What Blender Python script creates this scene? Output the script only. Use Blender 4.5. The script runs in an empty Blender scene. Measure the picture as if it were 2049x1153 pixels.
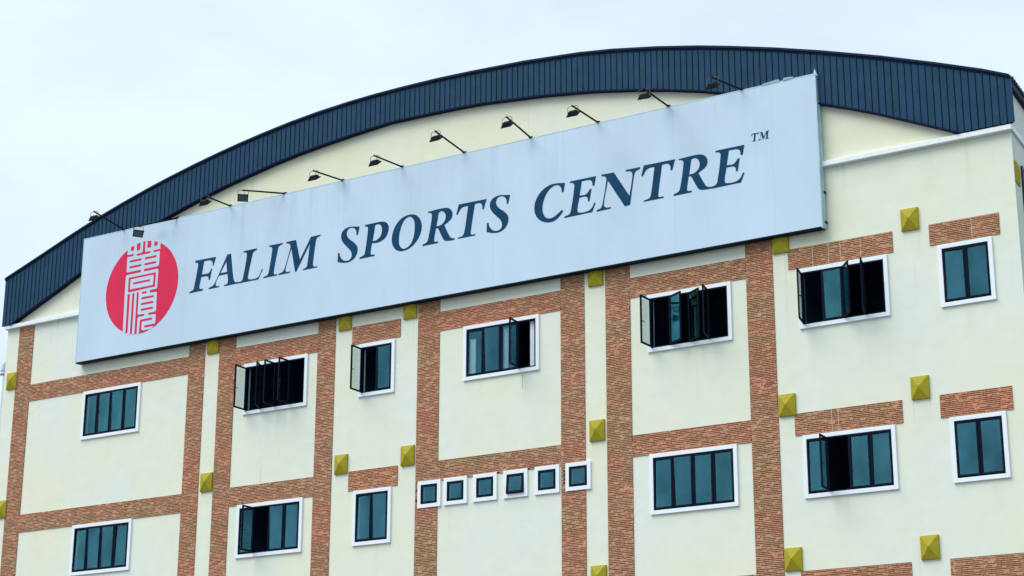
import bpy, bmesh, math, random
import numpy as np
from mathutils import Matrix, Vector

random.seed(7)
rng = np.random.default_rng(11)
sc = bpy.context.scene
COL = sc.collection
R = math.radians

# ---------------------------------------------------------------- camera
# the facade lies in the plane y = 0; metres; ground at z = 0
cam_d = bpy.data.cameras.new('camera')
cam = bpy.data.objects.new('camera', cam_d)
COL.objects.link(cam)
cr = Vector((0.84789523, 0.53015775, 0.00253739))
cu = Vector((0.15346955, -0.2500234, 0.95599968))
cf = Vector((-0.50746505, 0.81019816, 0.29335672))
m = Matrix.Identity(4)
for i in range(3):
    m[i][0], m[i][1], m[i][2] = cr[i], cu[i], -cf[i]
m[0][3], m[1][3], m[2][3] = 28.0, -40.0, 1.65
cam.matrix_world = m
cam_d.sensor_width = 36.0
cam_d.lens = 36.0 * 3807.95 / 2049.0
cam_d.clip_start = 0.1
cam_d.clip_end = 4000
sc.camera = cam

# ---------------------------------------------------------------- sky, sun, exposure
SUN_DIR = Vector((-0.42, -0.52, 0.98)).normalized()      # towards the sun
world = bpy.data.worlds.new('World')
sc.world = world
world.use_nodes = True
wn, wl = world.node_tree.nodes, world.node_tree.links
wn.clear()
w_out = wn.new('ShaderNodeOutputWorld')
w_bg = wn.new('ShaderNodeBackground')
w_bg.inputs['Strength'].default_value = 0.10
sky = wn.new('ShaderNodeTexSky')
sky.sky_type = 'NISHITA'
sky.sun_disc = False
sky.sun_elevation = math.asin(SUN_DIR.z)
sky.sun_rotation = math.atan2(SUN_DIR.x, SUN_DIR.y)
tc = wn.new('ShaderNodeTexCoord')
mp = wn.new('ShaderNodeMapping')
mp.inputs['Scale'].default_value = (1.0, 1.0, 2.2)
nz = wn.new('ShaderNodeTexNoise')
nz.inputs['Scale'].default_value = 2.6
nz.inputs['Detail'].default_value = 6.0
nz.inputs['Roughness'].default_value = 0.52
rmp = wn.new('ShaderNodeValToRGB')
rmp.color_ramp.elements[0].position = 0.34
rmp.color_ramp.elements[0].color = (0.93, 0.93, 0.93, 1)
rmp.color_ramp.elements[1].position = 0.64
rmp.color_ramp.elements[1].color = (0.99, 0.99, 0.99, 1)
nz2 = wn.new('ShaderNodeTexNoise')
nz2.inputs['Scale'].default_value = 3.4
nz2.inputs['Detail'].default_value = 7.0
nz2.inputs['Distortion'].default_value = 0.4
r2 = wn.new('ShaderNodeValToRGB')
r2.color_ramp.elements[0].position = 0.36
r2.color_ramp.elements[1].position = 0.60
cl = wn.new('ShaderNodeMix'); cl.data_type = 'RGBA'
cl.inputs['A'].default_value = (3.55, 4.05, 5.05, 1)     # greyer cloud
cl.inputs['B'].default_value = (4.15, 5.0, 5.65, 1)      # brighter cloud
mx = wn.new('ShaderNodeMix'); mx.data_type = 'RGBA'
wl.new(tc.outputs['Generated'], mp.inputs['Vector'])
wl.new(mp.outputs['Vector'], nz.inputs['Vector'])
wl.new(mp.outputs['Vector'], nz2.inputs['Vector'])
wl.new(nz.outputs['Fac'], rmp.inputs['Fac'])
wl.new(rmp.outputs['Color'], mx.inputs['Factor'])
wl.new(nz2.outputs['Fac'], r2.inputs['Fac'])
wl.new(r2.outputs['Color'], cl.inputs['Factor'])
wl.new(sky.outputs['Color'], mx.inputs['A'])
wl.new(cl.outputs['Result'], mx.inputs['B'])
wl.new(mx.outputs['Result'], w_bg.inputs['Color'])
wl.new(w_bg.outputs['Background'], w_out.inputs['Surface'])

sun_d = bpy.data.lights.new('sun', 'SUN')
sun_d.energy = 1.5
sun_d.angle = R(44)
sun_d.color = (1.0, 0.97, 0.92)
sun = bpy.data.objects.new('sun', sun_d)
COL.objects.link(sun)
sun.rotation_euler = SUN_DIR.to_track_quat('Z', 'Y').to_euler()
sun.location = (0, -30, 60)

sc.view_settings.view_transform = 'Standard'
sc.view_settings.look = 'None'
sc.view_settings.gamma = 1
sc.view_settings.use_curve_mapping = False
sc.view_settings.exposure = 1.05

# ---------------------------------------------------------------- helpers
def lin(r, g, b):
    f = lambda c: (c / 255 / 12.92) if c <= 10 else ((c / 255 + 0.055) / 1.055) ** 2.4
    return (f(r), f(g), f(b))

class MB:
    """collects simple shapes and links them as ONE mesh object"""
    def __init__(s): s.v, s.f = [], []
    def quad(s, a, b, c, d):
        n = len(s.v); s.v += [a, b, c, d]; s.f.append((n, n+1, n+2, n+3))
    def box(s, x0, x1, y0, y1, z0, z1):
        n = len(s.v)
        s.v += [(x0,y0,z0),(x1,y0,z0),(x1,y1,z0),(x0,y1,z0),(x0,y0,z1),(x1,y0,z1),(x1,y1,z1),(x0,y1,z1)]
        s.f += [tuple(n+i for i in q) for q in ((0,3,2,1),(4,5,6,7),(0,1,5,4),(1,2,6,5),(2,3,7,6),(3,0,4,7))]
    def hexa(s, p):
        n = len(s.v); s.v += [tuple(q) for q in p]
        s.f += [tuple(n+i for i in q) for q in ((0,3,2,1),(4,5,6,7),(0,1,5,4),(1,2,6,5),(2,3,7,6),(3,0,4,7))]
    def tube(s, pts, r, n=8):
        pts = [Vector(p) for p in pts]
        rings = []
        for i, p in enumerate(pts):
            d = (pts[min(i+1, len(pts)-1)] - pts[max(i-1, 0)]).normalized()
            a = d.orthogonal().normalized() if i == 0 else (a0 - d * a0.dot(d)).normalized()
            a0 = a
            b = d.cross(a)
            k = len(s.v)
            for j in range(n):
                t = 2*math.pi*j/n
                s.v.append(tuple(p + r*(math.cos(t)*a + math.sin(t)*b)))
            rings.append(k)
        for k0, k1 in zip(rings, rings[1:]):
            for j in range(n):
                s.f.append((k0+j, k0+(j+1)%n, k1+(j+1)%n, k1+j))
        s.f.append(tuple(rings[0]+j for j in reversed(range(n))))
        s.f.append(tuple(rings[-1]+j for j in range(n)))
    def build(s, name, mat, parent=None, bevel=0.0, smooth=False):
        me = bpy.data.meshes.new(name)
        me.from_pydata(s.v, [], s.f); me.update()
        if smooth:
            me.polygons.foreach_set('use_smooth', [True]*len(me.polygons))
        o = bpy.data.objects.new(name, me)
        COL.objects.link(o)
        if mat: me.materials.append(mat)
        if parent: o.parent = parent
        if bevel:
            b = o.modifiers.new('bevel', 'BEVEL'); b.width = bevel; b.segments = 2; b.limit_method = 'ANGLE'
        return o

def empty(name, loc=(0, 0, 0), parent=None):
    o = bpy.data.objects.new(name, None)
    COL.objects.link(o); o.location = loc
    if parent: o.parent = parent
    return o

def tag(o, label=None, cat=None, group=None, kind=None):
    if label: o['label'] = label
    if cat: o['category'] = cat
    if group: o['group'] = group
    if kind: o['kind'] = kind
    return o

def link(o, name, parent):
    o.name = name; COL.objects.link(o); o.parent = parent
    return o

# ---------------------------------------------------------------- materials
def new_mat(name):
    mt = bpy.data.materials.new(name); mt.use_nodes = True
    n, l = mt.node_tree.nodes, mt.node_tree.links
    return mt, n, l, n['Principled BSDF']

def noise(n, l, scale, detail=4, rough=0.55, vec=None):
    t = n.new('ShaderNodeTexNoise')
    t.inputs['Scale'].default_value = scale
    t.inputs['Detail'].default_value = detail
    t.inputs['Roughness'].default_value = rough
    if vec: l.new(vec, t.inputs['Vector'])
    return t

def ramp(n, l, src, p0, p1, c0=(0,0,0,1), c1=(1,1,1,1)):
    r = n.new('ShaderNodeValToRGB')
    r.color_ramp.elements[0].position = p0; r.color_ramp.elements[0].color = c0
    r.color_ramp.elements[1].position = p1; r.color_ramp.elements[1].color = c1
    l.new(src, r.inputs['Fac'])
    return r

def mixc(n, l, fac, a, b, blend='MIX'):
    x = n.new('ShaderNodeMix'); x.data_type = 'RGBA'; x.blend_type = blend
    for k, v in (('Factor', fac), ('A', a), ('B', b)):
        if isinstance(v, (int, float)): x.inputs[k].default_value = v
        elif isinstance(v, tuple): x.inputs[k].default_value = v if len(v) == 4 else (*v, 1)
        else: l.new(v, x.inputs[k])
    return x.outputs['Result']

def mathn(n, l, op, a, b=None):
    x = n.new('ShaderNodeMath'); x.operation = op
    for i, v in enumerate((a, b)):
        if v is None: continue
        if isinstance(v, (int, float)): x.inputs[i].default_value = v
        else: l.new(v, x.inputs[i])
    return x.outputs[0]

def mapped(n, l, scale=(1,1,1), loc=(0,0,0)):
    t = n.new('ShaderNodeTexCoord'); mpn = n.new('ShaderNodeMapping')
    mpn.inputs['Scale'].default_value = scale; mpn.inputs['Location'].default_value = loc
    l.new(t.outputs['Object'], mpn.inputs['Vector'])
    return mpn.outputs['Vector']

def bump(n, l, b, h, strength=0.3, dist=0.01):
    k = n.new('ShaderNodeBump'); k.inputs['Strength'].default_value = strength; k.inputs['Distance'].default_value = dist
    l.new(h, k.inputs['Height']); l.new(k.outputs['Normal'], b.inputs['Normal'])

def plain(name, rgb, rough=0.6, var=0.06, scale=6.0, metal=0.0, rnd=0.0, spec=0.5):
    mt, n, l, b = new_mat(name)
    t = noise(n, l, scale, 5, 0.6, mapped(n, l))
    lo = tuple(c*(1-var) for c in rgb); hi = tuple(min(1, c*(1+var)) for c in rgb)
    c = mixc(n, l, ramp(n, l, t.outputs['Fac'], 0.3, 0.7).outputs['Color'], lo, hi)
    if rnd:
        oi = n.new('ShaderNodeObjectInfo')
        f = mathn(n, l, 'MULTIPLY_ADD', oi.outputs['Random'], 2*rnd)
        n[-1].inputs[2].default_value = 1-rnd
        hsv = n.new('ShaderNodeHueSaturation'); l.new(c, hsv.inputs['Color']); l.new(f, hsv.inputs['Value'])
        h = mathn(n, l, 'MULTIPLY_ADD', oi.outputs['Random'], 0.024); n[-1].inputs[2].default_value = 0.488
        l.new(h, hsv.inputs['Hue'])
        c = hsv.outputs['Color']
    l.new(c, b.inputs['Base Color'])
    b.inputs['Roughness'].default_value = rough
    b.inputs['Metallic'].default_value = metal
    b.inputs['Specular IOR Level'].default_value = spec
    return mt

def plaster(name, rgb, cool, runs=()):
    mt, n, l, b = new_mat(name)
    big = noise(n, l, 0.33, 5, 0.55, mapped(n, l, (1, 1, 0.8)))
    c = mixc(n, l, ramp(n, l, big.outputs['Fac'], 0.36, 0.64).outputs['Color'], rgb, cool)
    # patchy repaint and trowel marks
    mid = noise(n, l, 1.9, 6, 0.62, mapped(n, l, (1, 1, 1.6), (7, 0, 3)))
    c = mixc(n, l, ramp(n, l, mid.outputs['Fac'], 0.30, 0.72).outputs['Color'], mixc(n, l, 1.0, c, (0.935, 0.945, 0.92), 'MULTIPLY'), c)
    # thin rain streaks
    st = noise(n, l, 1.0, 3, 0.5, mapped(n, l, (7.0, 7.0, 0.22), (3, 1, 0)))
    msk = noise(n, l, 0.5, 3, 0.5, mapped(n, l, (1, 1, 1), (11, 2, 5)))
    f = mathn(n, l, 'MULTIPLY', ramp(n, l, st.outputs['Fac'], 0.60, 0.74).outputs['Color'], ramp(n, l, msk.outputs['Fac'], 0.52, 0.66).outputs['Color'])
    c = mixc(n, l, mathn(n, l, 'MULTIPLY', f, 0.75), c, tuple(q*0.82 for q in rgb))
    # dirty water runs: x, top z, length, half width
    if runs:
        tcn = n.new('ShaderNodeTexCoord'); sp = n.new('ShaderNodeSeparateXYZ'); l.new(tcn.outputs['Object'], sp.inputs[0])
        tot = None
        for (x, z, ln, hw, a) in runs:
            dx = mathn(n, l, 'DIVIDE', mathn(n, l, 'SUBTRACT', sp.outputs['X'], x), hw)
            g = mathn(n, l, 'POWER', 2.718, mathn(n, l, 'MULTIPLY', mathn(n, l, 'MULTIPLY', dx, dx), -1.0))
            mr = n.new('ShaderNodeMapRange'); l.new(sp.outputs['Z'], mr.inputs['Value'])
            mr.inputs['From Min'].default_value = z-ln; mr.inputs['From Max'].default_value = z
            mr.inputs['To Min'].default_value = 0.0; mr.inputs['To Max'].default_value = a
            gate = mathn(n, l, 'MULTIPLY', mathn(n, l, 'LESS_THAN', sp.outputs['Z'], z), mr.outputs['Result'])
            g = mathn(n, l, 'MULTIPLY', g, gate)
            tot = g if tot is None else mathn(n, l, 'MAXIMUM', tot, g)
        tot = mathn(n, l, 'MULTIPLY', tot, ramp(n, l, mid.outputs['Fac'], 0.25, 0.6).outputs['Color'])
        c = mixc(n, l, tot, c, (0.36, 0.36, 0.26))
    l.new(c, b.inputs['Base Color'])
    b.inputs['Roughness'].default_value = 0.85
    b.inputs['Specular IOR Level'].default_value = 0.25
    fine = noise(n, l, 28, 6, 0.65, mapped(n, l))
    bump(n, l, b, fine.outputs['Fac'], 0.25, 0.006)
    return mt

def sign_vinyl(name, rgb):
    """printed sheet: rain streaks running down from the top edge, soft grime clouds"""
    mt, n, l, b = new_mat(name)
    tcn = n.new('ShaderNodeTexCoord'); sp = n.new('ShaderNodeSeparateXYZ'); l.new(tcn.outputs['Object'], sp.inputs[0])
    cloud = noise(n, l, 0.55, 5, 0.6, mapped(n, l, (1, 1, 0.6)))
    c = mixc(n, l, ramp(n, l, cloud.outputs['Fac'], 0.35, 0.66).outputs['Color'], rgb, tuple(min(.9, q*1.09) for q in rgb))
    st = noise(n, l, 1.0, 4, 0.6, mapped(n, l, (5.5, 1, 0.16), (2, 0, 0)))
    st2 = noise(n, l, 1.0, 4, 0.6, mapped(n, l, (1.4, 1, 0.35), (5, 0, 9)))
    top = n.new('ShaderNodeMapRange'); l.new(sp.outputs['Z'], top.inputs['Value'])
    top.inputs['From Min'].default_value = 18.2; top.inputs['From Max'].default_value = 20.1
    top.inputs['To Min'].default_value = 0.12; top.inputs['To Max'].default_value = 1.0
    f = mathn(n, l, 'MULTIPLY', ramp(n, l, st.outputs['Fac'], 0.50, 0.72).outputs['Color'], ramp(n, l, st2.outputs['Fac'], 0.40, 0.62).outputs['Color'])
    f = mathn(n, l, 'MULTIPLY', mathn(n, l, 'MULTIPLY', f, top.outputs['Result']), 0.42)
    c = mixc(n, l, f, c, (0.30, 0.45, 0.50))
    # stains near the lamp arms, and a darker patch behind the second lamp
    for (x, z, rx, rz, a) in ((-9.05, 19.62, .30, .20, .85), (-8.75, 19.98, .5, .07, .6), (-5.0, 19.85, .5, .25, .35), (-2.45, 19.92, .25, .2, .4),
                              (1.6, 19.9, .2, .22, .35), (3.68, 19.86, .25, .25, .4), (5.75, 19.9, .25, .2, .3), (7.75, 19.86, .25, .25, .4), (9.6, 19.9, .4, .2, .3)):
        dx = mathn(n, l, 'DIVIDE', mathn(n, l, 'SUBTRACT', sp.outputs['X'], x), rx)
        dz = mathn(n, l, 'DIVIDE', mathn(n, l, 'SUBTRACT', sp.outputs['Z'], z), rz)
        d2 = mathn(n, l, 'ADD', mathn(n, l, 'MULTIPLY', dx, dx), mathn(n, l, 'MULTIPLY', dz, dz))
        g = mathn(n, l, 'MULTIPLY', mathn(n, l, 'POWER', 2.718, mathn(n, l, 'MULTIPLY', d2, -1.4)), a*0.75)
        g = mathn(n, l, 'MULTIPLY', g, ramp(n, l, st2.outputs['Fac'], 0.2, 0.7).outputs['Color'])
        c = mixc(n, l, g, c, (0.16, 0.36, 0.44))
    l.new(c, b.inputs['Base Color'])
    b.inputs['Roughness'].default_value = 0.55
    b.inputs['Specular IOR Level'].default_value = 0.3
    wv = noise(n, l, 0.8, 2, 0.5, mapped(n, l))
    bump(n, l, b, wv.outputs['Fac'], 0.15, 0.02)
    return mt

def brick_mat(name):
    mt, n, l, b = new_mat(name)
    at = n.new('ShaderNodeAttribute'); at.attribute_name = 'brick_colour'
    t = noise(n, l, 30, 5, 0.65, mapped(n, l))
    big = noise(n, l, 0.8, 4, 0.6, mapped(n, l))
    c = mixc(n, l, ramp(n, l, t.outputs['Fac'], 0.3, 0.7).outputs['Color'], mixc(n, l, 1.0, at.outputs['Color'], (0.80, 0.78, 0.76), 'MULTIPLY'), at.outputs['Color'])
    c = mixc(n, l, ramp(n, l, big.outputs['Fac'], 0.35, 0.65).outputs['Color'], mixc(n, l, 1.0, c, (0.92, 0.98, 0.90), 'MULTIPLY'), mixc(n, l, 1.0, c, (1.05, 0.96, 0.98), 'MULTIPLY'))
    st = noise(n, l, 1.0, 4, 0.6, mapped(n, l, (9.0, 1, 0.7), (1, 0, 4)))
    mk = noise(n, l, 0.9, 3, 0.5, mapped(n, l, (1, 1, 0.5), (4, 0, 1)))
    f = mathn(n, l, 'MULTIPLY', ramp(n, l, st.outputs['Fac'], 0.58, 0.72).outputs['Color'], ramp(n, l, mk.outputs['Fac'], 0.54, 0.64).outputs['Color'])
    c = mixc(n, l, mathn(n, l, 'MULTIPLY', f, 0.55), c, (0.60, 0.52, 0.45))      # lime washed out of the joints
    l.new(c, b.inputs['Base Color'])
    b.inputs['Roughness'].default_value = 0.8
    b.inputs['Specular IOR Level'].default_value = 0.25
    return mt

def glass_mat(name):
    mt, n, l, b = new_mat(name)
    n.remove(b)
    out = n['Material Output']
    tr = n.new('ShaderNodeBsdfTransparent'); tr.inputs['Color'].default_value = (0.90, 0.95, 0.95, 1)
    gl = n.new('ShaderNodeBsdfGlossy'); gl.inputs['Color'].default_value = (0.24, 0.86, 0.97, 1); gl.inputs['Roughness'].default_value = 0.03
    lw = n.new('ShaderNodeLayerWeight'); lw.inputs['Blend'].default_value = 0.5
    fac = mathn(n, l, 'MULTIPLY_ADD', mathn(n, l, 'POWER', lw.outputs['Facing'], 4.0), 0.55)
    fac.node.inputs[2].default_value = 0.14
    oi = n.new('ShaderNodeObjectInfo')
    vadd = n.new('ShaderNodeVectorMath'); vadd.operation = 'ADD'
    l.new(mapped(n, l, (1.0, 1.0, 0.8)), vadd.inputs[0])
    cmb = n.new('ShaderNodeCombineXYZ'); l.new(mathn(n, l, 'MULTIPLY', oi.outputs['Random'], 37.0), cmb.inputs[0]); l.new(cmb.outputs[0], vadd.inputs[1])
    reflection_tone = noise(n, l, 1.5, 3, 0.5, vadd.outputs[0])                     # uneven sky reflection painted into the gloss colour, different on every pane
    l.new(mixc(n, l, ramp(n, l, reflection_tone.outputs['Fac'], 0.32, 0.68).outputs['Color'], (0.15, 0.46, 0.54), (0.25, 0.78, 0.90)), gl.inputs['Color'])
    t = noise(n, l, 0.9, 2, 0.5, vadd.outputs[0])
    k = n.new('ShaderNodeBump'); k.inputs['Strength'].default_value = 0.06; k.inputs['Distance'].default_value = 0.02
    l.new(t.outputs['Fac'], k.inputs['Height']); l.new(k.outputs['Normal'], gl.inputs['Normal'])
    ms = n.new('ShaderNodeMixShader')
    l.new(fac, ms.inputs['Fac']); l.new(tr.outputs[0], ms.inputs[1]); l.new(gl.outputs[0], ms.inputs[2])
    l.new(ms.outputs[0], out.inputs['Surface'])
    return mt

RUNS = [(13.575, 11.80, .75, .014, .45), (13.955, 11.80, .6, .012, .4), (13.60, 15.79, .5, .010, .35), (13.95, 15.79, .9, .03, .15), (-7.27, 11.80, .6, .014, .4),
        (-6.95, 11.80, .5, .012, .3), (-9.22, 15.29, .22, .012, .6), (-9.07, 15.29, .16, .012, .5), (-11.6, 15.29, .5, .03, .15), (15.2, 17.7, 1.5, .05, .22), (14.35, 17.7, .7, .03, .18),
        (12.2, 17.7, .8, .04, .3), (12.05, 17.7, .35, .02, .4), (10.62, 15.8, 2.4, .03, .22), (-.14, 15.79, .9, .012, .35), (5.62, 15.7, .6, .03, .3), (5.3, 11.76, .5, .014, .35),
        (5.6, 11.76, .7, .012, .3), (-2.58, 11.8, .5, .012, .3), (-.42, 11.8, .6, .012, .3), (-12.5, 17.3, 1.2, .05, .18), (-13.4, 17.7, .9, .04, .2), (2.0, 13.78, .7, .04, .12),
        (8.4, 13.78, .9, .05, .12), (11.9, 9.78, 1.0, .06, .12), (12.6, 13.78, 1.1, .08, .12), (15.0, 13.78, .9, .10, .14), (-4.4, 13.78, .9, .05, .12), (-1.2, 9.8, .8, .05, .12), (-11.0, 13.78, .9, .06, .1)]
M = {
    'cream': plaster('cream_plaster', (0.79, 0.80, 0.62), (0.755, 0.80, 0.715), runs=RUNS),
    'gable': plaster('gable_plaster', (0.79, 0.775, 0.56), (0.78, 0.795, 0.65)),
    'white': plain('white_paint', (0.80, 0.86, 0.90), 0.5, 0.03),
    'cornice': plain('cornice_paint', (0.78, 0.85, 0.84), 0.6, 0.05),
    'brick': brick_mat('slim_brick_tile'),
    'olive': plain('olive_paint', (0.36, 0.31, 0.018), 0.65, 0.12, 9.0, spec=0.2),
    'fascia': plain('navy_metal_sheet', (0.012, 0.054, 0.104), 0.6, 0.14, 3.0, rnd=0.10, spec=0.12),
    'fascia_dark': plain('navy_trim_and_seam_shade', (0.003, 0.012, 0.045), 0.7, 0.1, spec=0.1),
    'frame': plain('navy_aluminium', (0.0012, 0.0055, 0.017), 0.6, 0.1, spec=0.09),
    'glass': glass_mat('tinted_glass'),
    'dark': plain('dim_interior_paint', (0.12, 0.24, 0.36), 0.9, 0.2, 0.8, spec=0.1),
    'pale_in': plain('white_strip_sheet', (0.84, 0.88, 0.9), 0.8, 0.05),
    'vinyl': sign_vinyl('white_sign_vinyl', (0.50, 0.63, 0.745)),
    'letter': plain('teal_navy_letter_vinyl', (0.004, 0.052, 0.118), 0.7, 0.2, 1.2, spec=0.1),
    'red': plain('crimson_vinyl', (0.70, 0.017, 0.075), 0.6, 0.06, 1.5, spec=0.2),
    'alu': plain('sign_edge_aluminium', (0.42, 0.60, 0.66), 0.45, 0.12, 4.0),
    'sign_back': plain('sign_underframe_and_shade', (0.006, 0.016, 0.024), 0.7, 0.3, spec=0.1),
    'black': plain('black_lamp_paint', (0.0025, 0.004, 0.008), 0.6, 0.2, spec=0.15),
    'lens': plain('lamp_lens', (0.05, 0.13, 0.16), 0.15, 0.1),
    'wire': plain('galvanised_wire', (0.09, 0.10, 0.07), 0.5, 0.1),
    'pvc': plain('white_pvc_pipe', (0.52, 0.63, 0.70), 0.45, 0.05),
    'cord': plain('dirty_cord', (0.42, 0.36, 0.18), 0.8, 0.2),
    'side': plaster('side_plaster', (0.70, 0.735, 0.62), (0.68, 0.735, 0.67)),
    'roof': plain('roof_sheet', (0.004, 0.016, 0.045), 0.6, 0.1, spec=0.12),
    'louvre': plain('louvre_metal', (0.006, 0.016, 0.035), 0.4, 0.1),
    'ground': plain('asphalt_paving', (0.10, 0.10, 0.10), 0.9, 0.15, 0.6),
    'grout': plain('pale_tile_grout', (0.60, 0.50, 0.40), 0.9, 0.1),
}

# ---------------------------------------------------------------- ground
g = MB(); g.quad((-1500, -1500, 0), (1500, -1500, 0), (1500, 1500, 0), (-1500, 1500, 0))
tag(g.build('ground', M['ground']), 'dark grey asphalt around the sports hall', 'ground', kind='structure')

# ---------------------------------------------------------------- the sports hall
hall = empty('sports_hall')
tag(hall, 'cream sports hall with brick-tile piers and arched navy metal roof edge', 'building')
XL, XR = -15.55, 16.26          # facade corners
ZC = 17.74                      # under the cornice
DEPTH = 24.0
SIDE = -0.07                    # the right flank leans in by this much per metre of depth

# window openings: x0, x1, z0, z1, lights, opening angle of each casement (hinged on its left edge)
Z1, Z2 = (13.935, 15.215), (9.920, 11.205)
WIN = [
    (-12.04, -9.935, *Z1, 4, (0, 0, 0, 0)),
    (-12.10, -9.970, *Z2, 4, (0, 0, 0, 0)),
    (-5.86, -3.79, *Z1, 4, (90, 64, 88, 90)),
    (-5.89, -3.795, *Z2, 4, (0, 90, 0, 0)),
    (-1.85, -0.85, *Z1, 2, (90, 0)),
    (-1.915, -0.87, *Z2, 2, (0, 0)),
    (1.54, 3.665, *Z1, 4, (0, 0, 0, 84)),
    (6.975, 9.075, *Z1, 4, (92, 30, 34, 78)),
    (6.965, 9.10, *Z2, 4, (0, 0, 0, 0)),
    (11.005, 13.06, *Z1, 4, (78, 0, 52, 74)),
    (10.955, 13.02, *Z2, 4, (0, 88, 0, 0)),
    (14.46, 15.54, *Z1, 2, (0, 0)),
    (14.48, 15.565, *Z2, 2, (0, 0)),
]
SMALL = [(x + 0.105, x + 0.105 + 0.52, 10.715, 11.225, a) for x, a in ((.09, 0), (.905, 0), (1.805, 0), (2.715, 6), (3.64, 0), (4.535, 0))]
SUR = 0.094                     # width of the white surround

WIN = [(w[0]+.001*(28-w[0]), w[1]+.001*(28-w[1]), w[2]-.013, w[3]-.013, *w[4:]) for w in WIN]

# front wall: one sheet with true openings
holes = [w[:4] for w in WIN] + [w[:4] for w in SMALL]
xs = sorted({XL, XR} | {h[i] for h in holes for i in (0, 1)})
zs = sorted({0.0, ZC} | {h[i] for h in holes for i in (2, 3)})
wall = MB()
for x0, x1 in zip(xs, xs[1:]):
    for z0, z1 in zip(zs, zs[1:]):
        cx, cz = (x0+x1)/2, (z0+z1)/2
        if any(h[0] < cx < h[1] and h[2] < cz < h[3] for h in holes): continue
        wall.quad((x0, 0, z0), (x1, 0, z0), (x1, 0, z1), (x0, 0, z1))
        wall.quad((x0, .15, z0), (x0, .15, z1), (x1, .15, z1), (x1, .15, z0))
for h in holes:
    a, b, c, d = h
    wall.quad((a,0,c),(b,0,c),(b,.15,c),(a,.15,c)); wall.quad((a,0,d),(a,.15,d),(b,.15,d),(b,0,d))
    wall.quad((a,0,c),(a,.15,c),(a,.15,d),(a,0,d)); wall.quad((b,0,c),(b,0,d),(b,.15,d),(b,.15,c))
wall.build('front_wall', M['cream'], hall)

# roof edge: outer and inner line of the arched fascia (x, z)
TOP = [(-15.71,19.37),(-14.9,19.65),(-14.1,19.93),(-13.29,20.22),(-12.51,20.49),(-11.67,20.76),(-10.85,21.0),(-9.92,21.25),(-9.11,21.45),
       (-8.07,21.68),(-7.21,21.85),(-6.36,22.0),(-5.53,22.13),(-4.49,22.27),(-3.48,22.37),(-2.39,22.44),(-1.53,22.47),(-0.53,22.48),(0.61,22.47),
       (1.72,22.43),(3.42,22.34),(5.09,22.19),(6.1,22.05),(7.41,21.81),(8.6,21.55),(9.47,21.33),(10.68,21.0),(11.85,20.65),(13.35,20.16),(14.71,19.67),(15.76,19.27),(16.37,19.0)]
BOT = [(-15.7,17.82),(-15.36,17.83),(-14.43,18.23),(-13.44,18.65),(-12.44,19.08),(-10.9,19.66),(-9.39,20.15),(-8.42,20.42),(-7.56,20.64),(-6.72,20.83),(-5.88,20.99),
       (-5.06,21.14),(-4.24,21.26),(-3.44,21.35),(-2.35,21.45),(-1.0,21.55),(0.06,21.53),(1.18,21.5),(2.09,21.45),(3.42,21.32),(4.05,21.25),(5.41,21.06),
       (6.74,20.81),(7.71,20.59),(8.57,20.37),(9.24,20.16),(10.5,19.77),(11.7,19.35),(12.35,19.11),(13.11,18.8),(13.81,18.48),(14.61,18.11),(15.13,17.865),(16.4,17.865)]
def itp(T, x):
    return float(np.interp(x, [p[0] for p in T], [p[1] for p in T]))

# gable wall behind the fascia
gb = MB()
gx = np.linspace(XL, XR, 90)
for a, b in zip(gx, gx[1:]):
    a, b = float(a), float(b)
    za, zb = itp(BOT, a) + .45, itp(BOT, b) + .45
    za, zb = min(za, itp(TOP, a) - .05), min(zb, itp(TOP, b) - .05)
    gb.quad((a, 0, ZC), (b, 0, ZC), (b, 0, zb), (a, 0, za))
    gb.quad((a, .15, ZC), (a, .15, za), (b, .15, zb), (b, .15, ZC))
gb.build('gable_wall', M['gable'], hall)

# flanks, back
def flank_x(y): return XR + SIDE * y
fl = MB()
fl.quad((XR, 0, 0), (flank_x(DEPTH), DEPTH, 0), (flank_x(DEPTH), DEPTH, 18.95), (XR, 0, 18.95))
fl.build('side_wall', M['side'], hall)
fl = MB(); fl.quad((XL, DEPTH, 0), (XL, 0, 0), (XL, 0, 19.2), (XL, DEPTH, 19.2)); fl.build('side_wall', M['side'], hall)
fl = MB(); fl.quad((flank_x(DEPTH), DEPTH, 0), (XL, DEPTH, 0), (XL, DEPTH, 19.2), (flank_x(DEPTH), DEPTH, 19.0)); fl.build('back_wall', M['side'], hall)

# cornice: front run and the return along the right flank
co = MB()
co.hexa([(XL-.03,-.13,17.715),(XR+.05,-.13,17.715),(XR+.05,.06,17.71),(XL-.03,.06,17.71),(XL-.03,-.13,17.84),(XR+.05,-.13,17.84),(XR+.05,.06,17.86),(XL-.03,.06,17.86)])
co.build('cornice', M['cornice'], hall, bevel=.012)
co = MB()
co.hexa([(XR-.02,.062,17.715),(XR+.05,.062,17.715),(flank_x(DEPTH)+.05,DEPTH,17.715),(flank_x(DEPTH)-.02,DEPTH,17.715),
         (XR-.02,.062,17.85),(XR+.05,.062,17.85),(flank_x(DEPTH)+.05,DEPTH,17.85),(flank_x(DEPTH)-.02,DEPTH,17.85)])
co.build('cornice', M['cornice'], hall)

# rooms behind the windows
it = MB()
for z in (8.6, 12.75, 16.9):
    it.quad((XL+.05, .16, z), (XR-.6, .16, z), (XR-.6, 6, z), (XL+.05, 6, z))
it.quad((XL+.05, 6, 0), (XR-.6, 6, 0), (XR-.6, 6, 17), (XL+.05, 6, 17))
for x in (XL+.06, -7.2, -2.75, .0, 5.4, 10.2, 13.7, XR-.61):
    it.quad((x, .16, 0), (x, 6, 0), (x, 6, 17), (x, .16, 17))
it.build('interior_rooms', M['dark'], hall)

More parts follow.
